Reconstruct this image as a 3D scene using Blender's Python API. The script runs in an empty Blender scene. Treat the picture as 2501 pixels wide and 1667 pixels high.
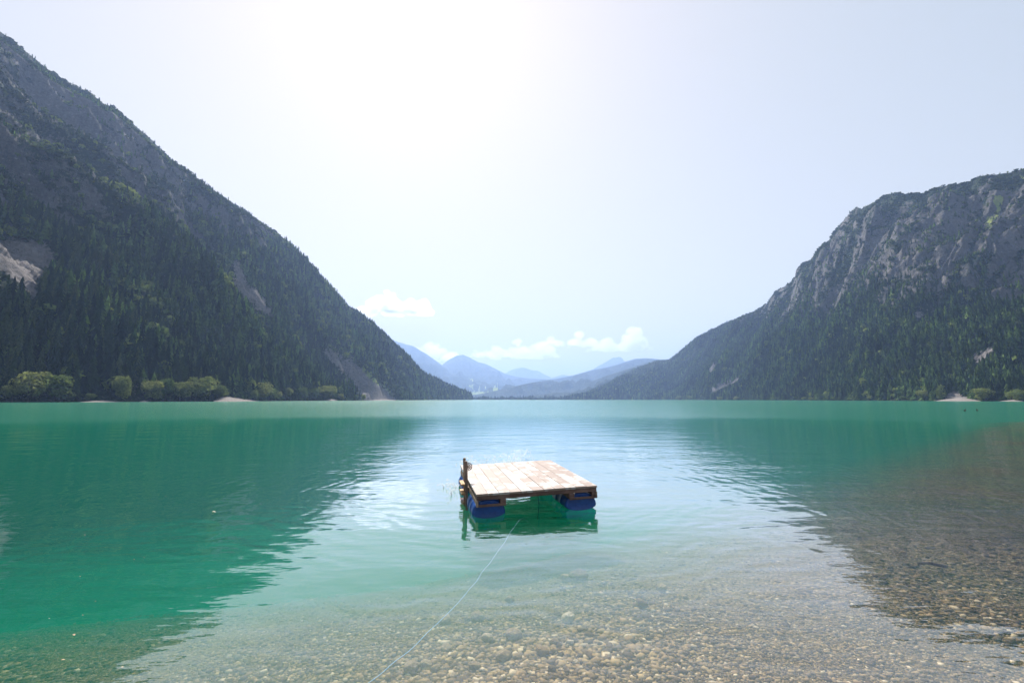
import bpy, bmesh, math, random
import numpy as np
from mathutils import Vector, Matrix, Euler
R = math.radians
rnd = random.Random(7); rng = np.random.default_rng(11)
sc = bpy.context.scene
COL = sc.collection

# ------------------------------------------------------------ camera
CH = 1.9; PITCH = math.atan(141.5/1111.0); FPX = 1111.0
cd = bpy.data.cameras.new('camera'); cam = bpy.data.objects.new('camera', cd); COL.objects.link(cam)
cd.sensor_width = 36; cd.lens = 36*FPX/2501.0; cd.clip_start = 0.05; cd.clip_end = 60000
cam.location = (0, 0, CH); cam.rotation_euler = (math.pi/2+PITCH, 0, 0)
sc.camera = cam

# ------------------------------------------------------------ sky, sun, exposure
SUN_EL, SUN_AZ = R(46), R(-15)          # azimuth measured from +Y towards +X
w = bpy.data.worlds.new('World'); sc.world = w; w.use_nodes = True
nt = w.node_tree; bg = nt.nodes['Background']
sky = nt.nodes.new('ShaderNodeTexSky'); sky.sky_type = 'NISHITA'; sky.sun_disc = False
sky.sun_elevation = SUN_EL; sky.sun_rotation = SUN_AZ; sky.altitude = 900
sky.air_density = 1.0; sky.dust_density = 1.3; sky.ozone_density = .5
vm = lambda op, a, b: (lambda n: ([nt.links.new(v, n.inputs[i]) if isinstance(v, bpy.types.NodeSocket) else setattr(n.inputs[i], 'default_value', v) for i, v in enumerate((a, b))], n.outputs[0])[1])((lambda n: (setattr(n, 'operation', op), n)[1])(nt.nodes.new('ShaderNodeVectorMath')))
c_ = sky.outputs[0]        # hazy summer sky: the bright part round the sun is evened out
c_ = vm('DIVIDE', vm('MULTIPLY', c_, (4.62, 4.05, 3.48)), vm('ADD', vm('MULTIPLY', c_, (.6, .6, .6)), (1, 1, 1)))
nt.links.new(c_, bg.inputs[0]); bg.inputs[1].default_value = 0.10
sl = bpy.data.lights.new('sun', 'SUN'); sl.energy = 5.0; sl.angle = R(0.5); sl.color = (1, .95, .88)
so = bpy.data.objects.new('sun', sl); COL.objects.link(so)
sdir = Vector((math.sin(SUN_AZ)*math.cos(SUN_EL), math.cos(SUN_AZ)*math.cos(SUN_EL), math.sin(SUN_EL)))
so.rotation_euler = sdir.to_track_quat('Z', 'Y').to_euler(); so.location = (0, 0, 50)
sc.view_settings.view_transform = 'Standard'; sc.view_settings.look = 'None'
sc.view_settings.exposure = 0.75; sc.view_settings.gamma = 1.0
sc.render.engine = 'CYCLES'; cy = sc.cycles
cy.use_denoising = True; cy.max_bounces = 8; cy.volume_bounces = 2; cy.transparent_max_bounces = 16
cy.sample_clamp_indirect = 6; cy.caustics_reflective = False; cy.caustics_refractive = False

# ------------------------------------------------------------ helpers
def tag(o, label=None, cat=None, group=None, kind=None):
    if label: o['label'] = label
    if cat: o['category'] = cat
    if group: o['group'] = group
    if kind: o['kind'] = kind
    return o
def ray(sx, sy):
    u = (sx-1250.5)/FPX; v = (833.5-sy)/FPX
    return Vector((u, math.cos(PITCH)-v*math.sin(PITCH), math.sin(PITCH)+v*math.cos(PITCH)))
def onplane(sx, sy, z=0.0):
    d = ray(sx, sy); t = (z-CH)/d.z
    return Vector((d.x*t, d.y*t, z))
def proj(X, Y, Z):
    Zc = Z-CH; d = Y*math.cos(PITCH)+Zc*math.sin(PITCH); u = Zc*math.cos(PITCH)-Y*math.sin(PITCH)
    d = np.where(np.abs(d) < 1e-3, 1e-3, d)
    return 1250.5+FPX*X/d, 833.5-FPX*u/d
def inpoly(x, y, poly):
    ins = np.zeros(np.shape(x), bool); n = len(poly)
    for i in range(n):
        x0, y0 = poly[i]; x1, y1 = poly[(i+1) % n]
        c = ((y0 > y) != (y1 > y))
        with np.errstate(divide='ignore', invalid='ignore'):
            xi = (x1-x0)*(y-y0)/((y1-y0) if y1 != y0 else 1e-9)+x0
        ins ^= c & (x < xi)
    return ins
def vnoise(x, y, seed=0):
    xi = np.floor(x).astype(np.int64); yi = np.floor(y).astype(np.int64)
    fx = x-xi; fy = y-yi; fx = fx*fx*fx*(fx*(fx*6-15)+10); fy = fy*fy*fy*(fy*(fy*6-15)+10)
    def h(a, b):
        n = (a*374761393+b*668265263+seed*1442695041) & 0x7fffffff
        n = ((n ^ (n >> 13))*1274126177) & 0x7fffffff
        n = (n ^ (n >> 16)) & 0xffff
        return n/65535.0*2-1
    a = h(xi, yi)*(1-fx)+h(xi+1, yi)*fx; b = h(xi, yi+1)*(1-fx)+h(xi+1, yi+1)*fx
    return a*(1-fy)+b*fy
def fbm(x, y, o=5, seed=0, g=.5):
    s = 0; a = 1
    for i in range(o):
        s = s+a*vnoise(x*2**i+17.3*i, y*2**i-9.1*i, seed+i); a *= g
    return s
def ridged(x, y, o=5, seed=0, g=.5):
    s = 0; a = 1
    for i in range(o):
        s = s+a*(1-2*np.abs(vnoise(x*2**i+11.3*i, y*2**i+5.1*i, seed+i))); a *= g
    return s
def smooth(a, b, x):
    t = np.clip((x-a)/(b-a), 0, 1); return t*t*(3-2*t)
def npmesh(name, V, F, smooth_sh=True):
    """V (n,3), F (m,k) -> mesh; very fast"""
    me = bpy.data.meshes.new(name); V = np.asarray(V, np.float32); F = np.asarray(F, np.int32)
    me.vertices.add(len(V)); me.vertices.foreach_set('co', V.ravel())
    k = F.shape[1]; me.loops.add(F.size); me.loops.foreach_set('vertex_index', F.ravel())
    me.polygons.add(len(F)); me.polygons.foreach_set('loop_start', np.arange(0, F.size, k, dtype=np.int32))
    me.polygons.foreach_set('loop_total', np.full(len(F), k, np.int32))
    me.polygons.foreach_set('use_smooth', np.full(len(F), smooth_sh, bool))
    me.update(calc_edges=True); return me
def addcol(me, name, C):
    a = me.attributes.new(name, 'FLOAT_COLOR', 'POINT')
    C = np.asarray(C, np.float32)
    if C.shape[1] == 3: C = np.concatenate([C, np.ones((len(C), 1), np.float32)], 1)
    a.data.foreach_set('color', C.ravel())
def link(name, me, mat=None, parent=None):
    o = bpy.data.objects.new(name, me); COL.objects.link(o)
    if mat: me.materials.append(mat)
    if parent: o.parent = parent
    return o
def empty(name, loc, rot=(0, 0, 0)):
    o = bpy.data.objects.new(name, None); COL.objects.link(o); o.location = loc; o.rotation_euler = rot
    o.empty_display_size = .2; return o
def gridfaces(nr, nc):
    i = np.arange(nr-1)[:, None]*nc+np.arange(nc-1)[None, :]
    return np.stack([i, i+1, i+nc+1, i+nc], -1).reshape(-1, 4)

# node helpers
class NT:
    def __init__(s, name):
        s.m = bpy.data.materials.new(name); s.m.use_nodes = True; s.t = s.m.node_tree
        s.t.nodes.clear(); s.out = s.t.nodes.new('ShaderNodeOutputMaterial')
    def n(s, ty, ins=None, **kw):
        nd = s.t.nodes.new('ShaderNode'+ty)
        for k, v in kw.items(): setattr(nd, k, v)
        for k, v in (ins or {}).items(): s.put(nd, k, v)
        return nd
    def put(s, nd, k, v):
        if isinstance(v, bpy.types.Node): v = v.outputs[0]
        if isinstance(v, bpy.types.NodeSocket): s.t.links.new(v, nd.inputs[k])
        else:
            if isinstance(v, (tuple, list)) and len(v) == 3 and nd.inputs[k].type == 'RGBA': v = (*v, 1)
            nd.inputs[k].default_value = v
    def math(s, op, a, b=0.0, c=0.0, clamp=False):
        return s.n('Math', {0: a, 1: b, 2: c}, operation=op, use_clamp=clamp).outputs[0]
    def noise(s, vec, scale, detail=4, rough=.55, dist=0.0):
        return s.n('TexNoise', {'Vector': vec, 'Scale': scale, 'Detail': detail, 'Roughness': rough, 'Distortion': dist}).outputs[0]
    def ramp(s, f, pts, interp='LINEAR'):
        nd = s.n('ValToRGB', {0: f}); cr = nd.color_ramp; cr.interpolation = interp
        while len(cr.elements) < len(pts): cr.elements.new(.5)
        for e, (p, c) in zip(cr.elements, pts):
            e.position = p; e.color = (*c, 1) if isinstance(c, (tuple, list)) else (c, c, c, 1)
        return nd.outputs[0]
    def mix(s, f, a, b, bt='MIX'):
        nd = s.n('Mix', data_type='RGBA', blend_type=bt); s.put(nd, 0, f); s.put(nd, 6, a); s.put(nd, 7, b); return nd.outputs[2]
    def pos(s): return s.n('NewGeometry').outputs['Position']
    def mapv(s, vec, scale=(1, 1, 1), rot=(0, 0, 0), loc=(0, 0, 0)):
        return s.n('Mapping', {0: vec, 1: loc, 2: rot, 3: scale}).outputs[0]
    def bump(s, h, strength=1.0, dist=1.0, normal=None):
        d = {'Height': h, 'Strength': strength, 'Distance': dist}
        if normal is not None: d['Normal'] = normal
        return s.n('Bump', d).outputs[0]
    def bsdf(s, col, rough=.8, spec=.3, normal=None, **extra):
        d = {'Base Color': col, 'Roughness': rough, 'Specular IOR Level': spec}
        if normal is not None: d['Normal'] = normal
        d.update(extra); b = s.n('BsdfPrincipled', d); s.t.links.new(b.outputs[0], s.out.inputs[0]); return b

def wood_mat(name, c1, c2, rough=.7, along='Y', scale=1.0):
    m = NT(name); tc = m.n('TexCoord').outputs['Object']
    sc3 = {'Y': (26, 1.6, 26), 'X': (1.6, 26, 26), 'Z': (26, 26, 1.6)}[along]
    v = m.mapv(tc, tuple(a*scale for a in sc3))
    g = m.noise(v, 1, 6, .6, .6); blot = m.noise(tc, 5, 4, .6)
    f = m.math('ADD', m.math('MULTIPLY', g, .6), m.math('MULTIPLY', blot, .5))
    c = m.ramp(f, [(.38, c1), (.68, c2)])
    m.bsdf(c, rough, .3, m.bump(g, .5, .004)); return m.m

# ------------------------------------------------------------ materials of the land
def terrain_mat(name, leafscale=1.0, rockc=((.045, .05, .055), (.22, .205, .195)), farflat=False):
    m = NT(name); p = m.pos(); at = m.n('Attribute', attribute_name='land').outputs
    sep = m.n('SeparateColor', {0: at['Color']}).outputs      # R scree, G vegetation, B meadow
    n1 = m.noise(p, .05/leafscale, 8, .65); n2 = m.noise(p, .25/leafscale, 6, .7); n3 = m.noise(m.mapv(p, (.02, .02, .004)), 1, 8, .7, 1.0)
    rock = m.ramp(m.math('ADD', m.math('MULTIPLY', n3, .6), m.math('MULTIPLY', n2, .4)), [(.36, rockc[0]), (.5, tuple((a+b)/2 for a, b in zip(*rockc))), (.66, rockc[1])])
    green = m.ramp(n2, [(.32, (.006, .014, .008)), (.52, (.018, .035, .016)), (.7, (.05, .07, .026))])
    vf = m.math('ADD', sep[1], m.math('MULTIPLY', m.math('SUBTRACT', n1, .5), 2.2))
    vf = m.math('ADD', vf, m.math('MULTIPLY', m.math('SUBTRACT', n2, .5), 1.2))
    n4 = m.noise(p, .9/leafscale, 5, .7)
    vf = m.math('ADD', vf, m.math('MULTIPLY', m.math('SUBTRACT', n4, .5), 1.3))
    vf = m.ramp(vf, [(.44, 0.0), (.54, 1.0)])
    c = m.mix(vf, rock, green)
    scree = m.ramp(n2, [(.3, (.13, .12, .115)), (.7, (.36, .325, .31))])
    sf = m.ramp(m.math('ADD', sep[0], m.math('MULTIPLY', m.math('SUBTRACT', n2, .5), 2.2)), [(.2, 0.0), (.5, 1.0)])
    c = m.mix(sf, c, scree)
    mead = m.ramp(n1, [(.3, (.20, .28, .06)), (.7, (.38, .42, .14))])
    mf = m.ramp(m.math('ADD', sep[2], m.math('MULTIPLY', m.math('SUBTRACT', n2, .5), .7)), [(.42, 0.0), (.6, 1.0)])
    c = m.mix(mf, c, mead)
    h = m.math('ADD', m.math('MULTIPLY', n2, .35), n1)
    m.bsdf(c, .95, .1, m.bump(h, 1.0, 13*leafscale)); return m.m
M_LAND = terrain_mat('mountain_ground')
M_FAR = terrain_mat('far_forest_ground', 4.0)

# ------------------------------------------------------------ mountains: each ridge gets its own distance, height and body
class Mount:
    """polar terrain between a shoreline and a ridge, with a back side"""
    def __init__(s, name, outline, shore, ridge, seed, ncol, nrow, amp, gully, prof, mat, sink=0, back=.5, mask=None, extra=None):
        # outline: source-pixel samples of the skyline; shore / ridge: (azimuth deg, radius m)
        az = []; te = []
        for sx, sy in outline:
            d = ray(sx, sy); az.append(math.atan2(d.x, d.y)); te.append(d.z/math.hypot(d.x, d.y))
        o = np.argsort(az); az = np.array(az)[o]; te = np.array(te)[o]
        s.a = np.linspace(az[0], az[-1], ncol)
        if extra:       # the body goes on outside the picture and comes down there
            ea = np.radians([e[0] for e in extra]); et = np.array([e[1] for e in extra])
            if ea[0] < 0: s.a = np.concatenate([np.linspace(ea.min(), az[0], 70)[:-1], s.a]); az = np.concatenate([ea, az]); te = np.concatenate([et, te])
            else: s.a = np.concatenate([s.a, np.linspace(az[-1], ea.max(), 70)[1:]]); az = np.concatenate([az, ea]); te = np.concatenate([te, et])
            ncol = len(s.a)
        s.te = np.interp(s.a, az, te)
        if sink: s.te = s.te-sink*smooth(0, .05, s.te)
        sa, sr = np.array(shore).T; ra, rr = np.array(ridge).T
        s.r0 = np.interp(s.a, np.radians(sa), sr); s.r1 = np.interp(s.a, np.radians(ra), rr)
        nf = int(nrow*.8); t = np.concatenate([np.linspace(0, 1, nf), 1+np.linspace(0, 1, nrow-nf+1)[1:]*back])
        T, A = np.meshgrid(t, s.a, indexing='ij')
        r0 = s.r0[None]; r1 = s.r1[None]
        Rr = r0+(r1-r0)*T
        zr = CH+s.te[None]*r1
        g = prof(np.clip(T, 0, 1))
        X = Rr*np.sin(A); Y = Rr*np.cos(A)
        Z = zr*g
        bk = np.clip(T-1, 0, None)
        Z = Z-bk*bk*zr*1.2-bk*zr*.45
        win = smooth(0, .08, T)*(1-.93*smooth(.8, .98, T)*(1-smooth(1.02, 1.15, T)))
        D = amp*fbm(X/220, Y/220, 7, seed, .52)+gully(X, Y, T, A)
        Z = Z+D*win*np.clip(zr/200, .1, 1.4)
        # keep the crest the highest line seen from the lake
        tan = (Z-CH)/Rr; lim = s.te[None]*(.55+.45*np.clip(T, 0, 1))+ .0
        over = np.clip(tan-s.te[None]*np.where(T < .97, .985, 1.01), 0, None)
        Z = Z-over*Rr
        Z[0] = -3.0
        Z[1] = np.minimum(np.maximum(Z[1], .6), 3)
        s.T, s.A, s.X, s.Y, s.Z, s.t = T, A, X, Y, Z, t
        V = np.stack([X, Y, Z], -1).reshape(-1, 3)
        me = npmesh(name, V, gridfaces(len(t), ncol))
        px, py = proj(X, Y, Z); s.px, s.py = px, py
        Pm = np.stack([X, Y, Z], -1); N_ = np.cross(np.gradient(Pm, axis=1), np.gradient(Pm, axis=0)); N_ /= np.linalg.norm(N_, axis=-1, keepdims=True)+1e-9
        s.nz = np.abs(N_[..., 2])
        land = np.zeros((V.shape[0], 3))
        scr, veg, mead = mask(s) if mask else (np.zeros_like(X), np.ones_like(X), np.zeros_like(X))
        s.scr, s.veg, s.mead = scr, veg, mead
        land[:, 0] = scr.ravel(); land[:, 1] = veg.ravel(); land[:, 2] = mead.ravel()
        addcol(me, 'land', land)
        s.o = link(name, me, mat)
        tag(s.o, kind='structure')
    def sample(s, ti, ai, F):
        """bilinear; ti, ai in fractional grid index"""
        i = np.clip(np.floor(ti).astype(int), 0, F.shape[0]-2); j = np.clip(np.floor(ai).astype(int), 0, F.shape[1]-2)
        a = ti-i; b = ai-j
        return (F[i, j]*(1-a)+F[i+1, j]*a)*(1-b)+(F[i, j+1]*(1-a)+F[i+1, j+1]*a)*b
    def scatter(s, n, tmax=1.03):
        nt_ = int(np.searchsorted(s.t, tmax)); out = []
        # area weighted random cells
        dX = np.hypot(np.diff(s.X, axis=1)[:-1], np.diff(s.Y, axis=1)[:-1]); dR = np.hypot(np.diff(s.X, axis=0)[:, :-1], np.diff(s.Y, axis=0)[:, :-1])
        area = (dX*dR)[1:nt_]
        # thinner far away, where single trees melt together
        rr = np.hypot(s.X, s.Y)[1:nt_, :-1]; wgt = area*np.clip(900/rr, .25, 1.6)
        cw = wgt.ravel()/wgt.sum(); idx = rng.choice(cw.size, n, p=cw)
        i = idx//area.shape[1]+1; j = idx % area.shape[1]
        ti = i+rng.random(n); ai = j+rng.random(n)
        return ti, ai

def d2s(pts): return [(x*1.06335, y*1.06335) for x, y in pts]     # list read off a 2352 px wide view

Z1 = lambda pts, s=2.24: [(x/s, y/s) for x, y in pts]
left_out = [(-900, -420), (-500, -230), (-250, -95)]+Z1([(0, 172), (60, 222), (140, 285), (215, 345), (300, 410), (400, 470), (490, 505), (580, 575), (615, 576), (660, 615), (710, 655), (760, 705), (830, 765), (900, 838), (930, 866), (1010, 910), (1100, 985), (1200, 1060), (1300, 1120), (1400, 1180), (1470, 1235), (1560, 1310), (1640, 1385), (1720, 1470), (1800, 1562)]) + \
    [(850+x/2.614, 650+y/2.614) for x, y in [(0, 262), (60, 300), (140, 372), (210, 425), (260, 480), (330, 545), (390, 600), (440, 660), (500, 700), (600, 745), (680, 775), (740, 800), (765, 822), (790, 846)]]
right_out = [(1600+x/2.529, 380+y/2.529) for x, y in [(-560, 1508), (-470, 1480), (-380, 1440), (-280, 1390), (-180, 1335), (-90, 1292), (0, 1262), (90, 1252), (180, 1183), (280, 1112), (400, 1043), (500, 998), (620, 953), (690, 910), (740, 832), (830, 782), (862, 747), (870, 702), (915, 657), (960, 642), (990, 592), (1040, 532), (1075, 526), (1095, 482), (1150, 412), (1210, 346), (1245, 321), (1275, 326), (1340, 287), (1400, 252), (1480, 219), (1545, 233), (1660, 239), (1720, 208), (1800, 187), (1880, 176), (1945, 161), (2000, 122), (2100, 117), (2200, 96), (2279, 66), (2420, 30), (2800, -60), (3600, -120), (4800, -100)]]

def az_of(sx): d = ray(sx, 975); return math.degrees(math.atan2(d.x, d.y))
def P(sx, Y): a = az_of(sx); return (a, Y/math.cos(R(a)))          # column + depth -> (azimuth, radius)

S1 = [(-30, 580), (0, 582), (85, 586), (118, 606), (130, 634), (104, 668), (84, 700), (98, 745), (76, 722), (50, 690), (20, 668), (-30, 650)]
S2 = [(568, 634), (590, 650), (602, 690), (650, 735), (672, 775), (660, 772), (620, 742), (580, 712), (548, 676), (552, 672), (580, 695), (575, 660)]
S3 = [(796, 845), (856, 880), (908, 916), (944, 948), (976, 976), (900, 980), (880, 952), (852, 918), (818, 888), (790, 858)]
SB = [(780, 825), (840, 845), (945, 928), (1010, 955), (1030, 973), (960, 975), (860, 890), (800, 862)]
def blur_in(px, py, poly, pad=6, seed=3):
    n = fbm(px/18, py/18, 3, seed)*pad
    return np.mean([inpoly(px+n+dx, py+n*.8+dy, poly) for dx, dy in ((0, 0), (5, 0), (-5, 0), (0, 4), (0, -4), (9, 3), (-9, -3))], 0)
def mask_left(s):
    scr = np.maximum.reduce([blur_in(s.px, s.py, p, 4) for p in (S1, S2, S3)])*(s.Y > 0)*(s.T < 1)
    deg = np.degrees(s.A)
    s.line = np.interp(deg, [-70, -52, -48, -42, -35, -30, -24, -15], [120, 140, 150, 200, 270, 330, 420, 600])   # tree line (m)
    n = .5*fbm(s.X/90, s.Y/90, 4, 5)+1.1*fbm((s.Y-.35*s.X)/75, s.X/420, 4, 6)
    veg = 1.02-.34*smooth(-20, 110, s.Z-s.line+n*60)
    veg = veg+.25*n*smooth(0, 60, s.Z-s.line)+1.6*(s.nz-.62)*smooth(-60, 60, s.Z-s.line)+.5*fbm((s.Y-.35*s.X)/16, s.X/130, 4, 8)*smooth(-40, 40, s.Z-s.line)
    s.scrub = blur_in(s.px, s.py, SB, 5)*(s.Y > 0)
    mead = s.scrub*.45+.18*smooth(.2, .9, fbm(s.X/40, s.Y/40, 4, 9))
    return scr, veg, mead
def gully_left(X, Y, T, A):
    wv = 25*fbm(X/160, Y/160, 4, 31)
    a = ridged((Y-.35*X+wv*1.5)/150, X/900, 5, 21, .55)*32
    b = ridged((Y+wv)/48, X/330, 4, 25, .55)*14
    c = ridged(X/60+wv/40, Y/90, 4, 28, .5)*9*smooth(.25, .5, T)
    return (a+b+c)*smooth(.03, .28, T)
LM = Mount('left_mountain', left_out,
    [(-75, 330), P(-900, 180)]*0+[(-72, 330), (-64, 360), P(0, 300), P(300, 360), P(560, 460), P(800, 700), P(900, 820), P(1000, 1250), P(1143, 2200), P(1153, 2300)],
    [(-72, 1150), (-64, 1180), P(0, 900), P(300, 1000), P(640, 1300), P(950, 1950), P(1050, 2250), P(1153, 2420)],
    1, 760, 330, 26, gully_left, lambda t: .30*t+.55*t**1.6+.15*np.sin(t*math.pi/2), M_LAND, sink=.004, mask=mask_left, extra=[(-128, .01), (-112, .35), (-95, .62), (-78, .8)])

RS = [[(1600+x/2.529, 380+y/2.529) for x, y in q] for q in (
    [(340, 1450), (400, 1412), (520, 1362), (510, 1387), (400, 1440), (345, 1462)], [(330, 1322), (350, 1290), (388, 1268), (372, 1300), (345, 1337)],
    [(1960, 1240), (2080, 1178), (2092, 1198), (2030, 1240), (1990, 1272)], [(1735, 1512), (1850, 1440), (1960, 1512)],
    [(1640, 940), (1660, 1000), (1610, 1010)])]
RM = [[(1600+x/2.529, 380+y/2.529) for x, y in q] for q in ([(2100, 250), (2150, 235), (2140, 330), (2095, 400), (2060, 440), (1990, 470), (2060, 400), (2100, 330)],
    [(1490, 410), (1530, 400), (1520, 430)], [(2230, 130), (2290, 120), (2290, 150)])]
def mask_right(s):
    ok = (s.Y > 0)*(s.T < 1)
    scr = np.maximum.reduce([blur_in(s.px, s.py, p, 3) for p in RS])*ok
    mead = np.maximum.reduce([blur_in(s.px, s.py, p, 4) for p in RM])*ok*.9
    mead = mead+.3*smooth(.4, 1.0, fbm(s.X/50, s.Y/50, 4, 19))*smooth(150, 250, s.Z)
    deg = np.degrees(s.A)
    s.line = np.interp(deg, [15, 22, 26, 30, 34, 40, 46, 52, 70], [700, 420, 330, 250, 220, 175, 150, 130, 120])
    n = .5*fbm(s.X/70, s.Y/70, 5, 15)+1.2*fbm((s.Y*.75-s.X*.35)/60, (s.X+s.Y)/600, 4, 16)
    veg = 1.04-.27*smooth(-40, 60, s.Z-s.line+n*70)+.35*smooth(.86, .95, s.T)+.3*n*smooth(0, 50, s.Z-s.line)+1.6*(s.nz-.70)*smooth(-60, 60, s.Z-s.line)+.65*fbm((s.Y*.75-s.X*.35)/15, (s.X+s.Y)/150, 4, 18)*smooth(-60, 40, s.Z-s.line)
    veg = veg-.35*smooth(.55, 1.0, ridged(s.X/80, s.Y/160, 4, 77))*smooth(0, 50, s.Z-s.line)
    s.scrub = np.zeros_like(s.X)
    return scr, veg, mead
def gully_right(X, Y, T, A):
    wv = 30*fbm(X/170, Y/170, 4, 41)
    s_ = (Y*.75-X*.35)          # runs along the valley side
    a = ridged((s_+wv*1.6)/170, (X+Y)/1500, 5, 51, .55)*26
    b = ridged((s_+wv)/55, (X+Y)/420, 4, 55, .55)*11
    c = ridged((X+Y)/70+wv/40, s_/80, 4, 58, .5)*6
    return (a+b+c)*smooth(.03, .30, T)
RMt = Mount('right_mountain', right_out,
    [P(1370, 2500), P(1530, 2450), P(1640, 2100), P(1750, 1500), P(1900, 1050), P(2100, 720), P(2300, 560), P(2501, 450), (58, 700), (75, 560), (80, 560)],
    [P(1370, 2700), P(1530, 3100), P(1640, 3150), P(1750, 2500), P(1900, 1900), P(2000, 1600), P(2200, 1250), P(2501, 960), (58, 1500), (75, 1400), (80, 1400)],
    2, 760, 330, 24, gully_right, lambda t: .35*t+.65*t**1.5, M_LAND, sink=.003, mask=mask_right, extra=[(84, .6), (98, .5), (112, .3), (128, .01)])

nog = lambda k, sd: (lambda X, Y, T, A: k*ridged(X/700, Y/700, 5, sd, .5))
def c3(pts): return [(850+x/2.614, 650+y/2.614) for x, y in pts]
def mask_mead(s):
    q = [[(1100+x/4.706, 900+y/4.706) for x, y in k] for k in ([(185, 300), (260, 262), (620, 250), (618, 285), (430, 300), (200, 312)], [(205, 190), (330, 197), (445, 232), (300, 222), (210, 203)], [(485, 235), (505, 205), (545, 185), (555, 240)], [(190, 100), (250, 105), (275, 130), (215, 118)])]
    m = np.maximum.reduce([inpoly(s.px, s.py, p).astype(float) for p in q])*(s.T < 1)
    return np.zeros_like(m), np.ones_like(m)*.95, m
def simple_far(name, out, y0, y1, seed, amp, mask=None, prof=lambda t: t**1.15, nc=260, nr=90, mat=M_FAR):
    return Mount(name, out, [(-80, y0), (80, y0)], [(-80, y1), (80, y1)], seed, nc, nr, amp, nog(amp*1.3, seed+5), prof, mat, mask=mask)
simple_far('far_left_ridge', c3([(-200, 330), (100, 400), (230, 440), (300, 478), (330, 488), (420, 512), (480, 548), (540, 590), (600, 632), (700, 690), (800, 745), (900, 790), (980, 835)]), 6500, 11000, 61, 60)
simple_far('middle_peak', c3([(430, 760), (520, 690), (600, 632), (640, 600), (690, 573), (735, 566), (770, 580), (830, 612), (880, 625), (950, 660), (1010, 690), (1080, 706), (1150, 716), (1280, 722), (1400, 745), (1500, 800)]), 5500, 12000, 63, 55, mask=mask_mead, prof=lambda t: .12*t+.88*t**2.2)
simple_far('distant_peak', c3([(900, 760), (990, 690), (1060, 655), (1105, 645), (1130, 648), (1170, 662), (1215, 668), (1260, 692), (1300, 712), (1360, 694), (1380, 690), (1420, 702), (1500, 760)]), 15000, 19000, 65, 60)
simple_far('pale_distant_peak', c3([(1450, 730), (1560, 660), (1620, 625), (1690, 586), (1725, 580), (1745, 582), (1765, 608), (1900, 640), (2000, 700)]), 13000, 17000, 67, 60)
simple_far('right_far_ridge', c3([(640, 850), (800, 822), (1000, 780), (1150, 745), (1280, 724), (1340, 716), (1420, 700), (1480, 685), (1560, 662), (1640, 648), (1720, 628), (1800, 602), (1840, 590), (1900, 584), (1960, 590), (2050, 600), (2200, 640), (2400, 700)]), 4800, 9500, 69, 50)
simple_far('near_right_foothill', c3([(980, 850), (1120, 832), (1240, 818), (1350, 800), (1450, 772), (1540, 740), (1640, 700), (1740, 668), (1830, 640), (1900, 612), (2000, 596), (2060, 594), (2200, 600), (2400, 640)]), 3300, 6500, 71, 38)

# ------------------------------------------------------------ ground sheet: lake bed, beach under the camera, valley floor
def bed_d(X, Y):
    sp = lambda x: np.log1p(np.exp(np.clip(x, -30, 30)))
    return Y-(.28*X+.62*1.5*(sp(X/1.5)-math.log(2)))
def bed_z(X, Y):
    d = bed_d(X, Y); q = np.clip((d-3.1)*1.6, -30, None)
    z = -(.08+.17*np.where(q > 20, q, np.log1p(np.exp(np.minimum(q, 20))))/1.6+.02*np.clip(d-6, 0, 15)**2)+.10*np.clip(-3-d, 0, None)
    z = np.maximum(z, -14)
    z = np.minimum(z, .9)
    z = z+.035*fbm(X/1.3, Y/1.3, 4, 81)*smooth(0, .2, -z+.25)
    far = smooth(2650, 2950, np.hypot(X*.9, Y))
    return z*(1-far)+far*2.2
def axis(a, b, fine, n):
    k = np.linspace(0, 1, n)
    return k
gx = np.concatenate([-np.geomspace(16000, 14, 60), np.linspace(-13.5, 30, 420), np.geomspace(31, 16000, 60)])
gy = np.concatenate([-np.geomspace(3000, 4, 20), np.linspace(-3, 30, 420), np.geomspace(31, 16000, 90)])
GX, GY = np.meshgrid(gx, gy)
GZ = bed_z(GX, GY)
me = npmesh('lake_bed', np.stack([GX, GY, GZ], -1).reshape(-1, 3), gridfaces(len(gy), len(gx)))
m = NT('gravel_ground'); p = m.pos()
def pebble(scale, seed_off):
    v = m.n('TexVoronoi', {'Vector': m.mapv(p, (1, 1, .3), (0, 0, .4), (seed_off, 0, 0)), 'Scale': scale, 'Randomness': 1.0})
    return v
v1 = pebble(26, 3); v2 = pebble(52, 9)
c1 = m.ramp(m.n('SeparateColor', {0: v1.outputs['Color']}).outputs[0], [(0, (.09, .065, .04)), (.5, (.22, .16, .09)), (.85, (.36, .27, .15)), (1, (.5, .43, .32))])
c2 = m.ramp(m.n('SeparateColor', {0: v2.outputs['Color']}).outputs[0], [(0, (.08, .06, .04)), (.5, (.2, .145, .085)), (.9, (.36, .28, .17)), (1, (.55, .48, .36))])
msk = m.ramp(m.noise(p, 1.3, 4), [(.42, 0.0), (.55, 1.0)])
c = m.mix(msk, c1, c2)
hh = m.mix(msk, m.math('SUBTRACT', 1.0, v1.outputs['Distance']), m.math('MULTIPLY', m.math('SUBTRACT', 1.0, v2.outputs['Distance']), .5))
blot = m.ramp(m.noise(p, .55, 5), [(.3, .7), (.7, 1.12)])
c = m.mix(1.0, m.mix(1.0, c, blot, 'MULTIPLY'), (.76, .67, .51), 'MULTIPLY')
yy = m.n('SeparateXYZ', {0: p}).outputs[1]
grass = m.ramp(m.noise(p, .01, 5), [(.3, (.07, .12, .03)), (.7, (.22, .25, .08))])
c = m.mix(m.math('GREATER_THAN', yy, 2600.0), c, grass)
m.bsdf(c, .9, .2, m.bump(hh, .9, .04))
bed = tag(link('lake_bed', me, m.m), kind='structure')

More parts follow.
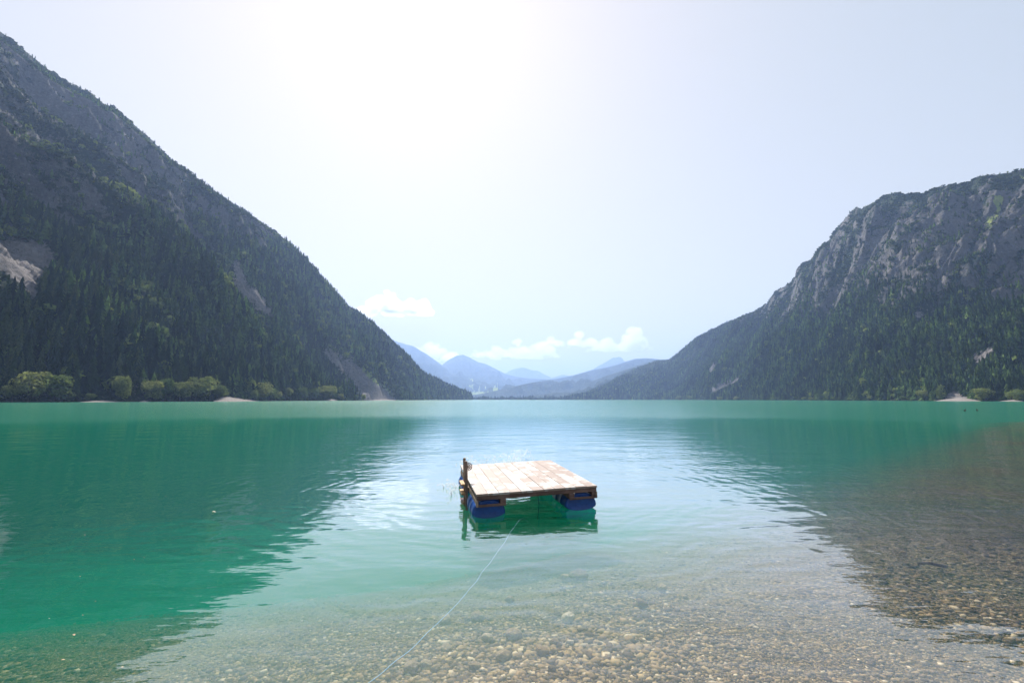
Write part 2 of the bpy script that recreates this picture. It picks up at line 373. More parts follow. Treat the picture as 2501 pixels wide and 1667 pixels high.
# ------------------------------------------------------------ water
RC = onplane(1290, 1215)                     # the raft stirs the water
m = NT('lake_water'); p = m.pos()
sx = m.n('SeparateXYZ', {0: p}).outputs
X_, Y_ = sx[0], sx[1]
dist = m.n('VectorMath', {0: p}, operation='LENGTH').outputs['Value']
far = m.ramp(m.math('DIVIDE', m.math('ADD', dist, m.math('MULTIPLY', m.noise(m.mapv(p, (.012, .05, 0)), 1, 3), 22.0)), 120.0), [(.40, 0.0), (.56, 1.0)])
rip = m.noise(m.mapv(p, (.9, 2.6, 1), (0, 0, .15)), 1.0, 3, .5)
rip2 = m.noise(m.mapv(p, (2.5, 6.5, 1), (0, 0, -.2)), 1.0, 3, .5)
swell = m.noise(m.mapv(p, (.35, .8, 1), (0, 0, -.3)), 1.0, 2, .4)
rel = m.n('VectorMath', {0: p, 1: (-.2, 10.5, 0)}, operation='SUBTRACT').outputs[0]
rr = m.n('VectorMath', {0: rel}, operation='LENGTH').outputs['Value']
rw = m.math('ADD', rr, m.math('MULTIPLY', m.noise(p, .45, 3), 2.6))
ring = m.math('SINE', m.math('MULTIPLY', rw, 2*math.pi/.42))
ramp_r = m.math('MULTIPLY', m.math('MULTIPLY', ring, m.ramp(m.math('DIVIDE', rr, 22.0), [(0, .35), (.25, 1.0), (.5, .55), (1, .0)])), m.ramp(m.noise(p, .35, 3), [(.35, 0.2), (.65, 1.0)]))
near_h = m.math('ADD', m.math('MULTIPLY', rip, .008), m.math('MULTIPLY', rip2, .0035))
near_h = m.math('ADD', near_h, m.math('MULTIPLY', swell, .024))
near_h = m.math('ADD', near_h, m.math('MULTIPLY', ramp_r, .0022))
farw = m.noise(m.mapv(p, (.5, 1.6, 1)), 1.0, 5, .65)
hgt = m.math('ADD', near_h, m.math('MULTIPLY', m.math('MULTIPLY', farw, far), .04))
nrm = m.bump(hgt, 1.0, 1.0)
# light that crosses the surface from below goes straight on (transparent, not refracted), so the index is undone there
bf = m.n('NewGeometry').outputs['Backfacing']; ior = m.math('ADD', 2.1, m.math('MULTIPLY', bf, 1/2.1-2.1))
fr = m.n('Fresnel', {'IOR': ior, 'Normal': nrm}).outputs[0]
lim = m.mix(far, (.72,)*3, (.66,)*3)
fac = m.math('MINIMUM', m.math('MULTIPLY', m.math('MULTIPLY', fr, fr), 4.8), lim)
rough = m.math('ADD', .015, m.math('MULTIPLY', far, .10))
gl = m.n('BsdfGlossy', {'Color': (1, 1, 1), 'Roughness': rough, 'Normal': nrm})
tr = m.n('BsdfTransparent', {'Color': (1, 1, 1)})
mx = m.n('MixShader', {0: fac, 1: tr, 2: gl}); m.t.links.new(mx.outputs[0], m.out.inputs[0])
vol = m.n('VolumePrincipled', {'Color': (.004, .46, .29, 1), 'Density': .30, 'Anisotropy': .2})
m.t.links.new(vol.outputs[0], m.out.inputs['Volume'])
M_WATER = m.m
me = bpy.data.meshes.new('water'); bm = bmesh.new()
bmesh.ops.create_cube(bm, size=1)
for v in bm.verts: v.co = Vector((v.co.x*9000, (v.co.y+.5)*3200-60 if True else 0, 0 if v.co.z > 0 else -16))
bm.to_mesh(me); bm.free()
water = tag(link('water', me, M_WATER), kind='structure')

# ------------------------------------------------------------ haze
m = NT('air'); v = m.n('VolumePrincipled', {'Color': (.42, .60, 1.0, 1), 'Density': .00010, 'Anisotropy': .35})
m.t.links.new(v.outputs[0], m.out.inputs['Volume'])
me = bpy.data.meshes.new('haze'); bm = bmesh.new(); bmesh.ops.create_cube(bm, size=1)
HZT = max(LM.Z.max(), RMt.Z.max(), 1500)+15
for v_ in bm.verts: v_.co = Vector((v_.co.x*48000, v_.co.y*48000, HZT if v_.co.z > 0 else -17.5))
bm.to_mesh(me); bm.free()
haze = tag(link('haze', me, m.m), 'pale blue summer haze filling the valley air', 'haze', kind='stuff')
print('haze top', HZT)

# ------------------------------------------------------------ foliage materials and base meshes
def foliage_mat(name, attr=True, cols=None, trans=.35, nscale=1.2):
    m = NT(name)
    if attr: base = m.n('Attribute', attribute_name='tint').outputs['Color']
    else: base = m.ramp(m.n('ObjectInfo').outputs['Random'], cols)
    n = m.noise(m.pos(), nscale, 3, .6)
    c = m.mix(1.0, base, m.ramp(n, [(.3, .5), (.7, 1.6)]), 'MULTIPLY')
    d = m.n('BsdfDiffuse', {'Color': c}); t = m.n('BsdfTranslucent', {'Color': c})
    mx = m.n('MixShader', {0: trans, 1: d, 2: t}); m.t.links.new(mx.outputs[0], m.out.inputs[0]); return m.m
M_STUFF = foliage_mat('forest_foliage', True, None, .3, .35)
M_SPRUCE = foliage_mat('spruce_needles', False, [(0, (.008, .016, .009)), (.35, (.018, .034, .015)), (.75, (.04, .062, .022)), (1, (.08, .10, .032))], .3)
M_WILLOW = foliage_mat('willow_leaves', False, [(0, (.10, .15, .045)), (.6, (.18, .225, .065)), (1, (.25, .27, .09))], .5, .6)
M_BARK = NT('bark'); M_BARK.bsdf(M_BARK.ramp(M_BARK.noise(M_BARK.pos(), 3), [(.3, (.03, .024, .018)), (.7, (.09, .07, .055))]), .9, .1); M_BARK = M_BARK.m

def conifer(layers, pts, seed, slim=.17, droop=.35):
    """unit-height spruce crown: ragged star-shaped whorls that overlap"""
    r = np.random.default_rng(seed); V = []; F = []
    for k in range(layers):
        f = k/layers; zt = 1-(f**.9)*.92*1.0
        zb = 1-((k+1.35)/layers)**.9*.95; zb = max(zb, .02)
        rad = slim*(1-zb)**.85*(.8+.4*r.random()); b = len(V)
        cx, cy_ = r.normal(0, .006, 2)
        V.append((cx, cy_, min(1, zt+.03)))
        ph = r.random()*6.28
        for j in range(pts):
            a = ph+j/pts*2*math.pi+r.normal(0, .1)
            q = rad*((1.15 if j % 2 == 0 else .55)+r.normal(0, .14)); z = zb-(droop*rad*.6 if j % 2 == 0 else -droop*rad*.5)+r.normal(0, .008)
            V.append((q*math.cos(a)+cx, q*math.sin(a)+cy_, z))
        for j in range(pts): F.append((b, b+1+j, b+1+(j+1) % pts))
    return np.array(V), np.array(F)
def leafball(n, seed, size=.16, lobes=5, flat=.9):
    """unit-height broadleaf crown: leaf clumps spread over several lobes"""
    r = np.random.default_rng(seed); V = []; F = []
    L = [(np.array([0, 0, .56]), .36)]
    for i in range(lobes):
        a = r.random()*6.28; q = .12+.22*r.random(); L.append((np.array([q*math.cos(a), q*math.sin(a), .25+.5*r.random()]), .15+.15*r.random()))
    vol = np.array([l[1]**2 for l in L]); vol /= vol.sum()
    for i in range(n):
        c, rad = L[r.choice(len(L), p=vol)]
        d = r.normal(size=3); d /= np.linalg.norm(d); rr = rad*(.55+.5*r.random()**.5)
        p = c+d*rr*np.array([1, 1, flat]); 
        if p[2] < .03: p[2] = .03+r.random()*.05
        t1 = r.normal(size=3); t1 -= t1.dot(d)*d*.7; t1 /= np.linalg.norm(t1); t2 = np.cross(d, t1); t2 /= np.linalg.norm(t2)+1e-6
        sz = size*(.6+.8*r.random()); b = len(V)
        V += [p+t1*sz*.5, p+t2*sz*.45+d*sz*.15, p-t1*sz*.5, p-t2*sz*.45+d*sz*.1]
        F += [(b, b+1, b+2), (b, b+2, b+3)]
    return np.array(V), np.array(F)
def merge(bases, pos, hgt, wid, rot, which, tint):
    VV = []; FF = []; CC = []; off = 0
    for bi, (V0, F0) in enumerate(bases):
        k = np.where(which == bi)[0]
        if not len(k): continue
        c, s_ = np.cos(rot[k])[:, None], np.sin(rot[k])[:, None]; w_ = (hgt[k]*wid[k])[:, None]
        X = (V0[None, :, 0]*c-V0[None, :, 1]*s_)*w_+pos[k, 0][:, None]; Y = (V0[None, :, 0]*s_+V0[None, :, 1]*c)*w_+pos[k, 1][:, None]
        Z = V0[None, :, 2]*hgt[k][:, None]+pos[k, 2][:, None]
        VV.append(np.stack([X, Y, Z], -1).reshape(-1, 3)); n0 = len(V0)
        FF.append((F0[None]+(np.arange(len(k))*n0)[:, None, None]).reshape(-1, 3)+off); off += len(k)*n0
        CC.append(np.repeat(tint[k], n0, 0))
    return np.concatenate(VV), np.concatenate(FF), np.concatenate(CC)
def stuff(name, bases, pos, hgt, wid, which, tint, label, cat, mat=None):
    V, F, C_ = merge(bases, pos, hgt, wid, rng.random(len(pos))*6.28, which, tint)
    me = npmesh(name, V, F, False); addcol(me, 'tint', C_)
    return tag(link(name, me, mat or M_STUFF), label, cat, kind='stuff')

def forest(s, n, hmin, hmax, decid, seed):
    ti, ai = s.scatter(n)
    g = lambda F: s.sample(ti, ai, F)
    x, y, z = g(s.X), g(s.Y), g(s.Z); px, py = proj(x, y, z)
    up = smooth(-45, 95, z-g(s.line)+25*fbm(x/60, y/60, 3, seed)+(70*fbm((y-.35*x)/75, x/420, 4, 6) if s is LM else 85*fbm((y*.75-x*.35)/60, (x+y)/600, 4, 16)))
    dens = 1-up*(1-(.45 if s is LM else .6))
    dens = dens*(1-up*.75*(1-smooth(.45, .75, g(s.nz))))
    clear = fbm(x/35, y/35, 4, seed+3)
    dens = dens*np.clip(1.05+.6*clear, .25, 1)*(1-g(s.scr))*(1-.9*np.clip(g(s.mead)*2, 0, 1))*(1-.9*g(s.scrub))
    dens = np.maximum(dens, .75*smooth(.9, .97, g(s.T))*(g(s.veg) > .45))
    keep = (rng.random(n) < dens) & (z > .8) & (px > -500) & (px < 3000) & (y > 20)
    x, y, z, px, py, up, ti, ai = [q[keep] for q in (x, y, z, px, py, up, ti, ai)]
    h = (hmin*.75+(hmax*1.1-hmin*.75)*rng.random(len(x))**1.3)*(1-.5*up)*(1+.25*fbm(x/50, y/50, 3, seed+9))*(1-.4*smooth(.8, .95, s.sample(ti, ai, s.T)))
    ok = np.ones(len(x), bool)
    for fr_ in (.4, .8):
        qx, qy = proj(x, y, z+h*fr_)
        for pl in (S1, S2, S3)+tuple(RS): ok &= ~inpoly(qx, qy, pl)
    x, y, z, px, py, up, h = [q[ok] for q in (x, y, z, px, py, up, h)]
    dec = rng.random(len(x)) < decid(x, y, z, up)
    return dict(p=np.stack([x, y, z-.4], 1), h=h, px=px, py=py, dec=dec, up=up)
def decid_left(x, y, z, up):
    c = fbm(x/45, y/45, 4, 91)
    return np.clip(.05+.55*smooth(.1, .8, c)*smooth(20, 110, z)+.3*up*smooth(0, .5, c), 0, .8)
def decid_right(x, y, z, up):
    c = fbm(x/45, y/45, 4, 95)
    return np.clip(.03+.10*smooth(.3, .9, c)+.15*up, 0, .6)
FL = forest(LM, 95000, 16, 28, decid_left, 101)
FR = forest(RMt, 105000, 13, 22, decid_right, 105)
def tints(f, n):
    r = rng.random((n, 1)); base = np.array([.018, .040, .014])*(1-r)+np.array([.085, .125, .030])*r
    base = base*(.5+1.3*rng.random((n, 1)))*(1+.5*fbm(f['p'][:, 0]/60, f['p'][:, 1]/60, 4, 33)[:, None])
    y = rng.random((n, 1)); d = np.array([.07, .11, .03])*(1-y)+np.array([.20, .24, .06])*y
    return np.where(f['dec'][:, None], d, base)

# the spruces that show largest: separate trees with trunk and crown
allp = np.concatenate([FL['p'], FR['p']]); allh = np.concatenate([FL['h'], FR['h']]); isd = np.concatenate([FL['dec'], FR['dec']])
side = np.r_[np.zeros(len(FL['h'])), np.ones(len(FR['h']))]
tx, ty = proj(allp[:, 0], allp[:, 1], allp[:, 2]+allh); ppx = allh/allp[:, 1]*FPX
order = np.argsort(np.hypot(allp[:, 0], allp[:, 1])); cover = np.full(520, 1e9); vis = np.zeros(len(allh), bool)
inf = (tx > 4) & (tx < 2496)
for i in order:
    if not inf[i] or ppx[i] < 16: continue
    c = int(tx[i]/5); 
    if ty[i] < cover[c]-5:
        vis[i] = not isd[i]; 
    for q in (c-1, c, c+1):
        if 0 <= q < 520: cover[q] = min(cover[q], ty[i]+(0 if q == c else 8))
cand = np.where(vis)[0]; big = cand[np.argsort(-ppx[cand])][:300]
ind = np.zeros(len(allh), bool); ind[big] = True
print('individual spruces', len(big), 'min px', ppx[big].min() if len(big) else 0, 'trees', len(allh))
protoC = []
for k in range(5):
    V, F = conifer(13, 12, 300+k, .15+.012*k, .6)
    me = npmesh('spruce_crown_%s' % 'abcde'[k], V, F, False); me.materials.append(M_SPRUCE); protoC.append(me)
bm = bmesh.new(); bmesh.ops.create_cone(bm, segments=7, radius1=.016, radius2=.003, depth=.9, cap_ends=True)
for v in bm.verts: v.co.z += .42
tm = bpy.data.meshes.new('spruce_trunk'); bm.to_mesh(tm); bm.free(); tm.materials.append(M_BARK)
for i in big:
    t = bpy.data.objects.new('spruce_tree', None); COL.objects.link(t)
    h = allh[i]*1.05; t.location = allp[i]; t.rotation_euler = (0, 0, rng.random()*6.28); t.scale = (h, h, h)
    cr = bpy.data.objects.new('crown', protoC[int(rng.integers(5))]); COL.objects.link(cr); cr.parent = t
    tk = bpy.data.objects.new('trunk', tm); COL.objects.link(tk); tk.parent = t
    L = side[i] == 0
    tag(t, 'dark green spruce in the dense forest above the %s lake shore' % ('left' if L else 'right'), 'spruce tree', 'spruces near the %s shore' % ('left' if L else 'right'))
# the rest of the woods
cl = [conifer(5, 6, 500+k, .17+.02*k, .5) for k in range(4)]
bl = [leafball(26, 520+k, .42, 4) for k in range(4)]
scr_b = [leafball(7, 530+k, .7, 2) for k in range(3)]
T_all = np.concatenate([tints(FL, len(FL['h'])), tints(FR, len(FR['h']))])
for sd, nm in ((0, 'left'), (1, 'right')):
    k = np.where((side == sd) & ~ind & ~isd)[0]
    stuff('conifer_forest', cl, allp[k], allh[k], np.full(len(k), 1.0)*(.9+.4*rng.random(len(k))), rng.integers(0, 4, len(k)), T_all[k],
          'dense dark conifer forest covering the %s mountain slope' % nm, 'forest')
    k = np.where((side == sd) & isd)[0]
    stuff('broadleaf_wood', bl, allp[k], allh[k]*.62, np.full(len(k), .95), rng.integers(0, 4, len(k)), T_all[k],
          'yellow green broadleaf trees mixed through the forest on the %s slope' % nm, 'forest')
# dwarf pine and scrub high up and on the bare strip
def scrubs(s, n, nm, seed):
    ti, ai = s.scatter(n); g = lambda F: s.sample(ti, ai, F)
    x, y, z = g(s.X), g(s.Y), g(s.Z); px, py = proj(x, y, z)
    up = smooth(-60, 20, z-g(s.line)); cl_ = fbm(x/28, y/28, 4, seed)
    dens = np.clip(up*(.45+.9*cl_)*g(s.veg)*1.5, 0, .95)+g(s.scrub)*.8
    dens = dens*(1-.92*g(s.scr))*(1-.6*np.clip(g(s.mead)*2, 0, 1)*(g(s.scrub) < .3))
    k = (rng.random(n) < dens) & (px > -500) & (px < 3000) & (y > 20) & (z > 2)
    x, y, z = x[k], y[k], z[k]; sb = g(s.scrub)[k]
    h = 2.2+4.5*rng.random(len(x)); r = rng.random((len(x), 1))
    tint = np.array([.016, .032, .014])*(1-r)+np.array([.055, .07, .026])*r
    tint = np.where((sb > .3)[:, None], tint*1.5, tint)
    stuff('mountain_scrub', scr_b, np.stack([x, y, z-.5], 1), h, np.full(len(x), 1.6), rng.integers(0, 3, len(x)), tint,
          'low dark scrub on the rocky upper part of the %s mountain' % nm, 'scrub')
scrubs(LM, 120000, 'left', 201); scrubs(RMt, 130000, 'right', 205)

# shoreline broadleaf trees, one by one
def crown_mesh(name, seed, n=1500, size=.075, lobes=9, flat=.9):
    V, F = leafball(n, seed, size, lobes, flat); me = npmesh(name, V, F, False); me.materials.append(M_WILLOW); return me
CM = [crown_mesh('willow_crown_%s' % 'abcdef'[k], 700+k) for k in range(6)]
def trunk_mesh(seed):
    r = random.Random(seed); bm = bmesh.new()
    def limb(p0, p1, r0, r1):
        d = (p1-p0); M = Matrix.Translation((p0+p1)/2) @ d.to_track_quat('Z', 'Y').to_matrix().to_4x4()
        bmesh.ops.create_cone(bm, segments=7, radius1=r0, radius2=r1, depth=d.length, matrix=M, cap_ends=True)
    top = Vector((r.uniform(-.03, .03), r.uniform(-.03, .03), .3)); limb(Vector((0, 0, -.06)), top, .028, .02)
    for k in range(6):
        a = k+r.random(); limb(top, Vector((.24*math.cos(a), .24*math.sin(a), .5+r.random()*.25)), .014, .003)
    me = bpy.data.meshes.new('willow_trunk'); bm.to_mesh(me); bm.free(); me.materials.append(M_BARK); return me
TM = [trunk_mesh(k) for k in range(3)]
def shore_tree(sx, wpx, hpx, label, name='willow_tree', cat='willow', s=LM, inset=0.0, group='broadleaf trees along the lake shore', hide=0):
    a = math.atan2(ray(sx, 975).x, ray(sx, 975).y)
    r = float(np.interp(a, s.a, s.r0))+inset; X, Y = r*math.sin(a), r*math.cos(a)
    h = hpx*Y/FPX*1.08; wd = wpx*Y/FPX/.78
    t = empty(name, (X, Y, .5), (0, 0, rnd.random()*6.28)); t.scale = (wd, wd, h)
    k = rnd.randrange(6)
    cr = link('crown', CM[k], parent=t); tk = link('trunk', TM[k % 3], parent=t)
    tag(t, label, cat, group); return t
shore_tree(70, 62, 74, 'large round grey green willow, leftmost by the water under tall dark spruces')
shore_tree(134, 60, 66, 'round grey green willow second from the left edge of the lake shore')
shore_tree(30, 40, 40, 'dim shrub at the far left end of the shore', 'shore_bush', 'bush')
shore_tree(172, 16, 22, 'small yellowish bush right of the two large left willows', 'shore_bush', 'bush')
shore_tree(222, 20, 20, 'low olive bush where the pale shore track shows', 'shore_bush', 'bush')
shore_tree(300, 34, 62, 'shadowy pine-like broadleaf tree left of the bright willow row', 'shore_tree', 'tree')
shore_tree(369, 46, 50, 'bright rounded willow beginning the thick row of willows')
shore_tree(404, 36, 56, 'darker blue green tree second in the thick row of willows', 'shore_tree', 'tree')
shore_tree(439, 42, 48, 'light green willow third in the thick row')
shore_tree(478, 58, 60, 'largest bright green willow at the right of the thick row')
shore_tree(527, 34, 40, 'yellow green tree standing left of the pale gravel beach', 'shore_tree', 'tree')
shore_tree(545, 20, 26, 'dark small bush at the edge of the gravel beach', 'shore_bush', 'bush')
shore_tree(588, 30, 40, 'olive tree set back above the gravel beach', 'shore_tree', 'tree', inset=26)
shore_tree(565, 18, 30, 'slender yellowish sapling behind the gravel beach', 'sapling', 'tree', inset=24)
shore_tree(617, 27, 27, 'small round willow at the right end of the gravel beach')
shore_tree(637, 40, 45, 'tall round willow just behind the small round one')
shore_tree(657, 28, 31, 'green willow leaning right of the tall round one')
shore_tree(674, 20, 27, 'dark narrow tree in the gap of the willow groups', 'shore_tree', 'tree')
shore_tree(702, 22, 32, 'upright light green willow standing on its own')
shore_tree(737, 25, 33, 'rounded willow opening the right hand group')
shore_tree(762, 26, 30, 'low green willow in the right hand group')
shore_tree(788, 44, 37, 'broad bright willow over the second gravel strip')
shore_tree(824, 17, 34, 'tall slim yellow green tree by the last beach', 'shore_tree', 'tree', inset=14)
shore_tree(829, 18, 17, 'little round bush on the water at the last beach', 'shore_bush', 'bush')
shore_tree(869, 11, 14, 'tiny pale bush under the spruces before the scree', 'shore_bush', 'bush')
shore_tree(887, 9, 15, 'tiny upright bush close to the scree foot', 'shore_bush', 'bush')
R_ = dict(s=RMt, group='broadleaf trees along the right shore')
shore_tree(2257, 20, 26, 'small grey green bush tree left of the gravel fan', 'shore_tree', 'tree', **R_)
shore_tree(2296, 10, 36, 'narrow bright green tree directly left of the gravel fan', 'shore_tree', 'tree', **R_)
shore_tree(2407, 40, 31, 'broad green tree right of the gravel fan', 'shore_tree', 'tree', **R_)
shore_tree(2470, 20, 22, 'low round bush near the right edge of the shore', 'shore_bush', 'bush', **R_)
shore_tree(2492, 34, 28, 'grey green tree at the very right edge of the shore', 'shore_tree', 'tree', **R_)
shore_tree(2205, 12, 11, 'little bush on the right shore beneath dark conifers', 'shore_bush', 'bush', **R_)
for k, sx_ in enumerate([1895, 1965, 1985, 2000, 2040, 2080, 2130, 1660, 1690, 1760, 1800]):
    shore_tree(sx_, 12+5*rnd.random(), 7+5*rnd.random(), 'small pale green bush fringing the far right water line', 'shore_bush', 'bush', s=RMt, inset=4, group='small bushes fringing the right shore')

# belt of wood at the far end of the lake
n = 1500; sxx = rng.uniform(1135, 1600, n); a = np.arctan((sxx-1250.5)/FPX); Yb = rng.uniform(2660, 2900, n)
pb = np.stack([np.tan(a)*Yb, Yb, np.full(n, .6)], 1)
hb = np.clip(11+9*fbm(sxx/16, Yb/60, 3, 7)+6*rng.random(n), 5, 32); db = (rng.random(n) < .6)
tb = np.where(db[:, None], np.array([.05, .08, .03])*(.6+.9*rng.random((n, 1))), np.array([.015, .03, .018]))
stuff('far_shore_wood', bl+cl, pb, hb*np.where(db, .8, 1.25), np.where(db, 1.1, 1.0), np.where(db, rng.integers(0, 4, n), rng.integers(4, 8, n)), tb,
      'thin belt of mixed trees along the far end of the lake', 'wood')

# pale gravel beaches on the shore
M_BEACH = NT('beach_gravel'); nn = M_BEACH.noise(M_BEACH.pos(), .8, 6, .7)
M_BEACH.bsdf(M_BEACH.ramp(nn, [(.3, (.12, .11, .10)), (.7, (.34, .30, .27))]), .95, .1, M_BEACH.bump(nn, 1, .6)); M_BEACH = M_BEACH.m
def beach(x0, x1, hpx, s, peak=.5, depth=14):
    nA, nB = 40, 12; V = []
    for j in range(nB):
        for i in range(nA):
            f = i/(nA-1); a = math.atan2(ray(x0+(x1-x0)*f, 975).x, ray(1250, 975).y*1.0+0*f)
            r = float(np.interp(a, s.a, s.r0)); g = j/(nB-1)
            env = max(0, min(f/peak, (1-f)/(1-peak)))**.8
            rr = r-30+g*(30+depth*.3); hh = .75*hpx*r*math.cos(a)/FPX*env
            V.append((rr*math.sin(a), rr*math.cos(a), -.6+(hh+.6)*min(1, g*1.25)**.8+.25*float(vnoise(np.array(i/3.), np.array(j/2.), 5))*env))
    me = npmesh('gravel_beach', V, gridfaces(nB, nA)); o = link('beach', me, M_BEACH); return tag(o, kind='structure')
beach(520, 634, 17, LM, .2, 22); beach(786, 826, 6, LM, .6); beach(905, 968, 4, LM); beach(195, 300, 5, LM, .5, 8)
beach(2283, 2398, 11, RMt, .55, 20); beach(2440, 2500, 5, RMt, .6, 10); beach(340, 366, 4, LM)


# ------------------------------------------------------------ swimming raft
W1 = wood_mat('deck_planks_wood', (.30, .17, .12), (.62, .50, .42), .5, 'Y')
# damp brown patches on sun-bleached boards
mm = NT('deck_wood'); tc = mm.n('TexCoord').outputs['Object']
bx_ = mm.n('SeparateXYZ', {0: tc}).outputs[0]; plank = mm.math('FLOOR', mm.math('DIVIDE', mm.math('ADD', bx_, 1.07), .1945))
pv = mm.n('TexWhiteNoise', {'W': plank}, noise_dimensions='1D').outputs[0]
off = mm.n('CombineXYZ', {0: 0.0, 1: mm.math('MULTIPLY', pv, 7.0), 2: 0.0}).outputs[0]
tv = mm.n('VectorMath', {0: tc, 1: off}, operation='ADD').outputs[0]
grain = mm.noise(mm.mapv(tv, (40, 2, 10)), 1, 5, .6, .6)
patch = mm.math('ADD', mm.math('MULTIPLY', mm.noise(tv, 2.0, 5, .62, .3), .75), mm.math('MULTIPLY', mm.noise(tc, 9, 4, .6), .25))
patch = mm.math('ADD', patch, mm.math('MULTIPLY', mm.math('SUBTRACT', pv, .5), .07))
pf = mm.ramp(patch, [(.475, 0.0), (.52, 1.0)])
dry = mm.mix(grain, (.38, .34, .31), (.60, .56, .52)); wet = mm.mix(grain, (.23, .165, .13), (.38, .29, .235))
dc = mm.mix(pf, dry, wet)
mm.bsdf(dc, mm.math('SUBTRACT', .62, mm.math('MULTIPLY', pf, .12)), .4, mm.bump(grain, .35, .004)); M_DECK = mm.m
M_BEAM = wood_mat('frame_wood', (.05, .03, .028), (.24, .15, .12), .8, 'X')
M_BEAMY = wood_mat('side_beam_wood', (.16, .10, .07), (.50, .38, .27), .8, 'Y')
M_POST = wood_mat('ladder_wood', (.10, .07, .055), (.34, .24, .18), .75, 'Z')
M_TREAD = wood_mat('tread_wood', (.35, .18, .07), (.62, .42, .22), .7, 'Y')
m = NT('drum_plastic'); nn = m.noise(m.n('TexCoord').outputs['Object'], 7, 5, .65)
m.bsdf(m.ramp(nn, [(.3, (.006, .045, .20)), (.7, (.015, .10, .38))]), .38, .5, m.bump(nn, .2, .01)); M_DRUM = m.m
m = NT('rusty_metal'); nn = m.noise(m.pos(), 60, 4); m.bsdf(m.ramp(nn, [(.35, (.08, .05, .045)), (.65, (.22, .14, .11))]), .6, .5, None, Metallic=.4); M_METAL = m.m
m = NT('blue_cord'); nn = m.noise(m.n('TexCoord').outputs['Object'], 40, 3); m.bsdf(m.ramp(nn, [(.3, (.16, .42, .62)), (.7, (.30, .60, .80))]), .6, .3); M_ROPE = m.m
m = NT('dark_cord'); m.bsdf((.02, .05, .09), .7, .2); M_CORD = m.m

root = empty('swimming_raft', (0, 0, 0))
Rr = Matrix.Rotation(.20100, 4, 'Z') @ Matrix.Rotation(-.03201, 4, 'Y') @ Matrix.Rotation(.02410, 4, 'X')
root.matrix_world = Matrix.Translation((.15822, 9.48914, .40012)) @ Rr @ Matrix.Translation((0, 0, -.40))
DZ = .40      # deck top above the raft's base
def boxm(bm, x0, x1, y0, y1, z0, z1, bev=.004, wob=0, rx=0):
    r = bmesh.ops.create_cube(bm, size=1); vs = r['verts']
    for v in vs:
        v.co = Vector(((x0+x1)/2+v.co.x*(x1-x0), (y0+y1)/2+v.co.y*(y1-y0), (z0+z1)/2+v.co.z*(z1-z0)+DZ))
        if wob: v.co += Vector((rnd.uniform(-wob, wob), rnd.uniform(-wob, wob)*2, rnd.uniform(-wob, wob)))
    if bev:
        es = list({e for v in vs for e in v.link_edges}); bmesh.ops.bevel(bm, geom=es, offset=bev, segments=2, affect='EDGES')
def part(name, fn, mat, parent, smooth_=False):
    bm = bmesh.new(); fn(bm); me = bpy.data.meshes.new(name); bm.to_mesh(me); bm.free()
    if smooth_:
        for p_ in me.polygons: p_.use_smooth = True
    return link(name, me, mat, parent)
def deck(bm):
    n = 11; w_ = 2.14/n
    for i in range(n):
        g = .006 if i in (1, 3, 6, 8) else .0025
        boxm(bm, -1.07+i*w_+g/2, -1.07+(i+1)*w_-g/2, -1.468+rnd.uniform(-.006, .006), 1.466+rnd.uniform(-.012, .012), -.034, rnd.uniform(-.0025, .0025), .003)
part('deck', deck, M_DECK, root)
for y0, y1 in ((-1.455, -1.41), (-.5, -.455), (.455, .5), (1.41, 1.455)):
    part('cross_beam', lambda bm: boxm(bm, -1.055, 1.06, y0, y1, -.104, -.036, .005), M_BEAM, root)
for x0, x1 in ((-1.07, -1.035), (1.035, 1.07)):
    part('side_beam', lambda bm: boxm(bm, x0, x1, -1.46, 1.46, -.214, -.107, .005), M_BEAMY, root)
for x0, x1 in ((-.66, -.565), (.555, .65)):
    part('inner_beam', lambda bm: boxm(bm, x0, x1, -1.452, 1.452, -.210, -.1065, .006), M_BEAM, root)
for x0, x1 in ((-1.032, -.565), (.555, 1.032)):
    for y0, y1 in ((-1.475, -1.4545), (1.4545, 1.475)):
        part('lower_board', lambda bm: boxm(bm, x0, x1, y0, y1, -.213, -.172, .004), M_BEAM, root)
part('corner_block', lambda bm: boxm(bm, .97, 1.032, -1.452, -1.36, -.17, -.107, .004), M_BEAM, root)
# four drums, lying along the raft
def drum(bm):
    prof = [(0, -.425), (.20, -.43), (.245, -.44), (.272, -.435), (.285, -.41), (.29, -.36), (.29, -.165), (.299, -.155), (.299, -.135), (.29, -.125), (.29, .125), (.299, .135), (.299, .155), (.29, .165), (.29, .36), (.285, .41), (.272, .435), (.245, .44), (.20, .43), (0, .425)]
    N = 40; rows = []
    for r_, y_ in prof:
        if r_ == 0: rows.append([bm.verts.new((0, y_, 0))]); continue
        rows.append([bm.verts.new((r_*math.cos(k/N*2*math.pi), y_, r_*math.sin(k/N*2*math.pi))) for k in range(N)])
    for A, B in zip(rows[:-1], rows[1:]):
        for k in range(N):
            q = [A[k % len(A)], A[(k+1) % len(A)], B[(k+1) % len(B)], B[k % len(B)]]; u = []
            for v in q:
                if v not in u: u.append(v)
            bm.faces.new(u)
    for v in bm.verts:
        if v.co.z < 0: v.co.z *= .38
    bmesh.ops.recalc_face_normals(bm, faces=bm.faces)
for x, y in ((-.85, -.95), (.79, -.95), (-.85, .90), (.79, .90)):
    d = part('drum', drum, M_DRUM, root, True); d.location = (x, y, .06); d.scale = (1, 1, .80)
    def bung(bm):
        bmesh.ops.create_cone(bm, segments=20, radius1=.038, radius2=.034, depth=.03, matrix=Matrix.Translation((0, -.44, .16)) @ Matrix.Rotation(math.pi/2, 4, 'X'), cap_ends=True)
    part('bung', bung, M_DRUM, d)
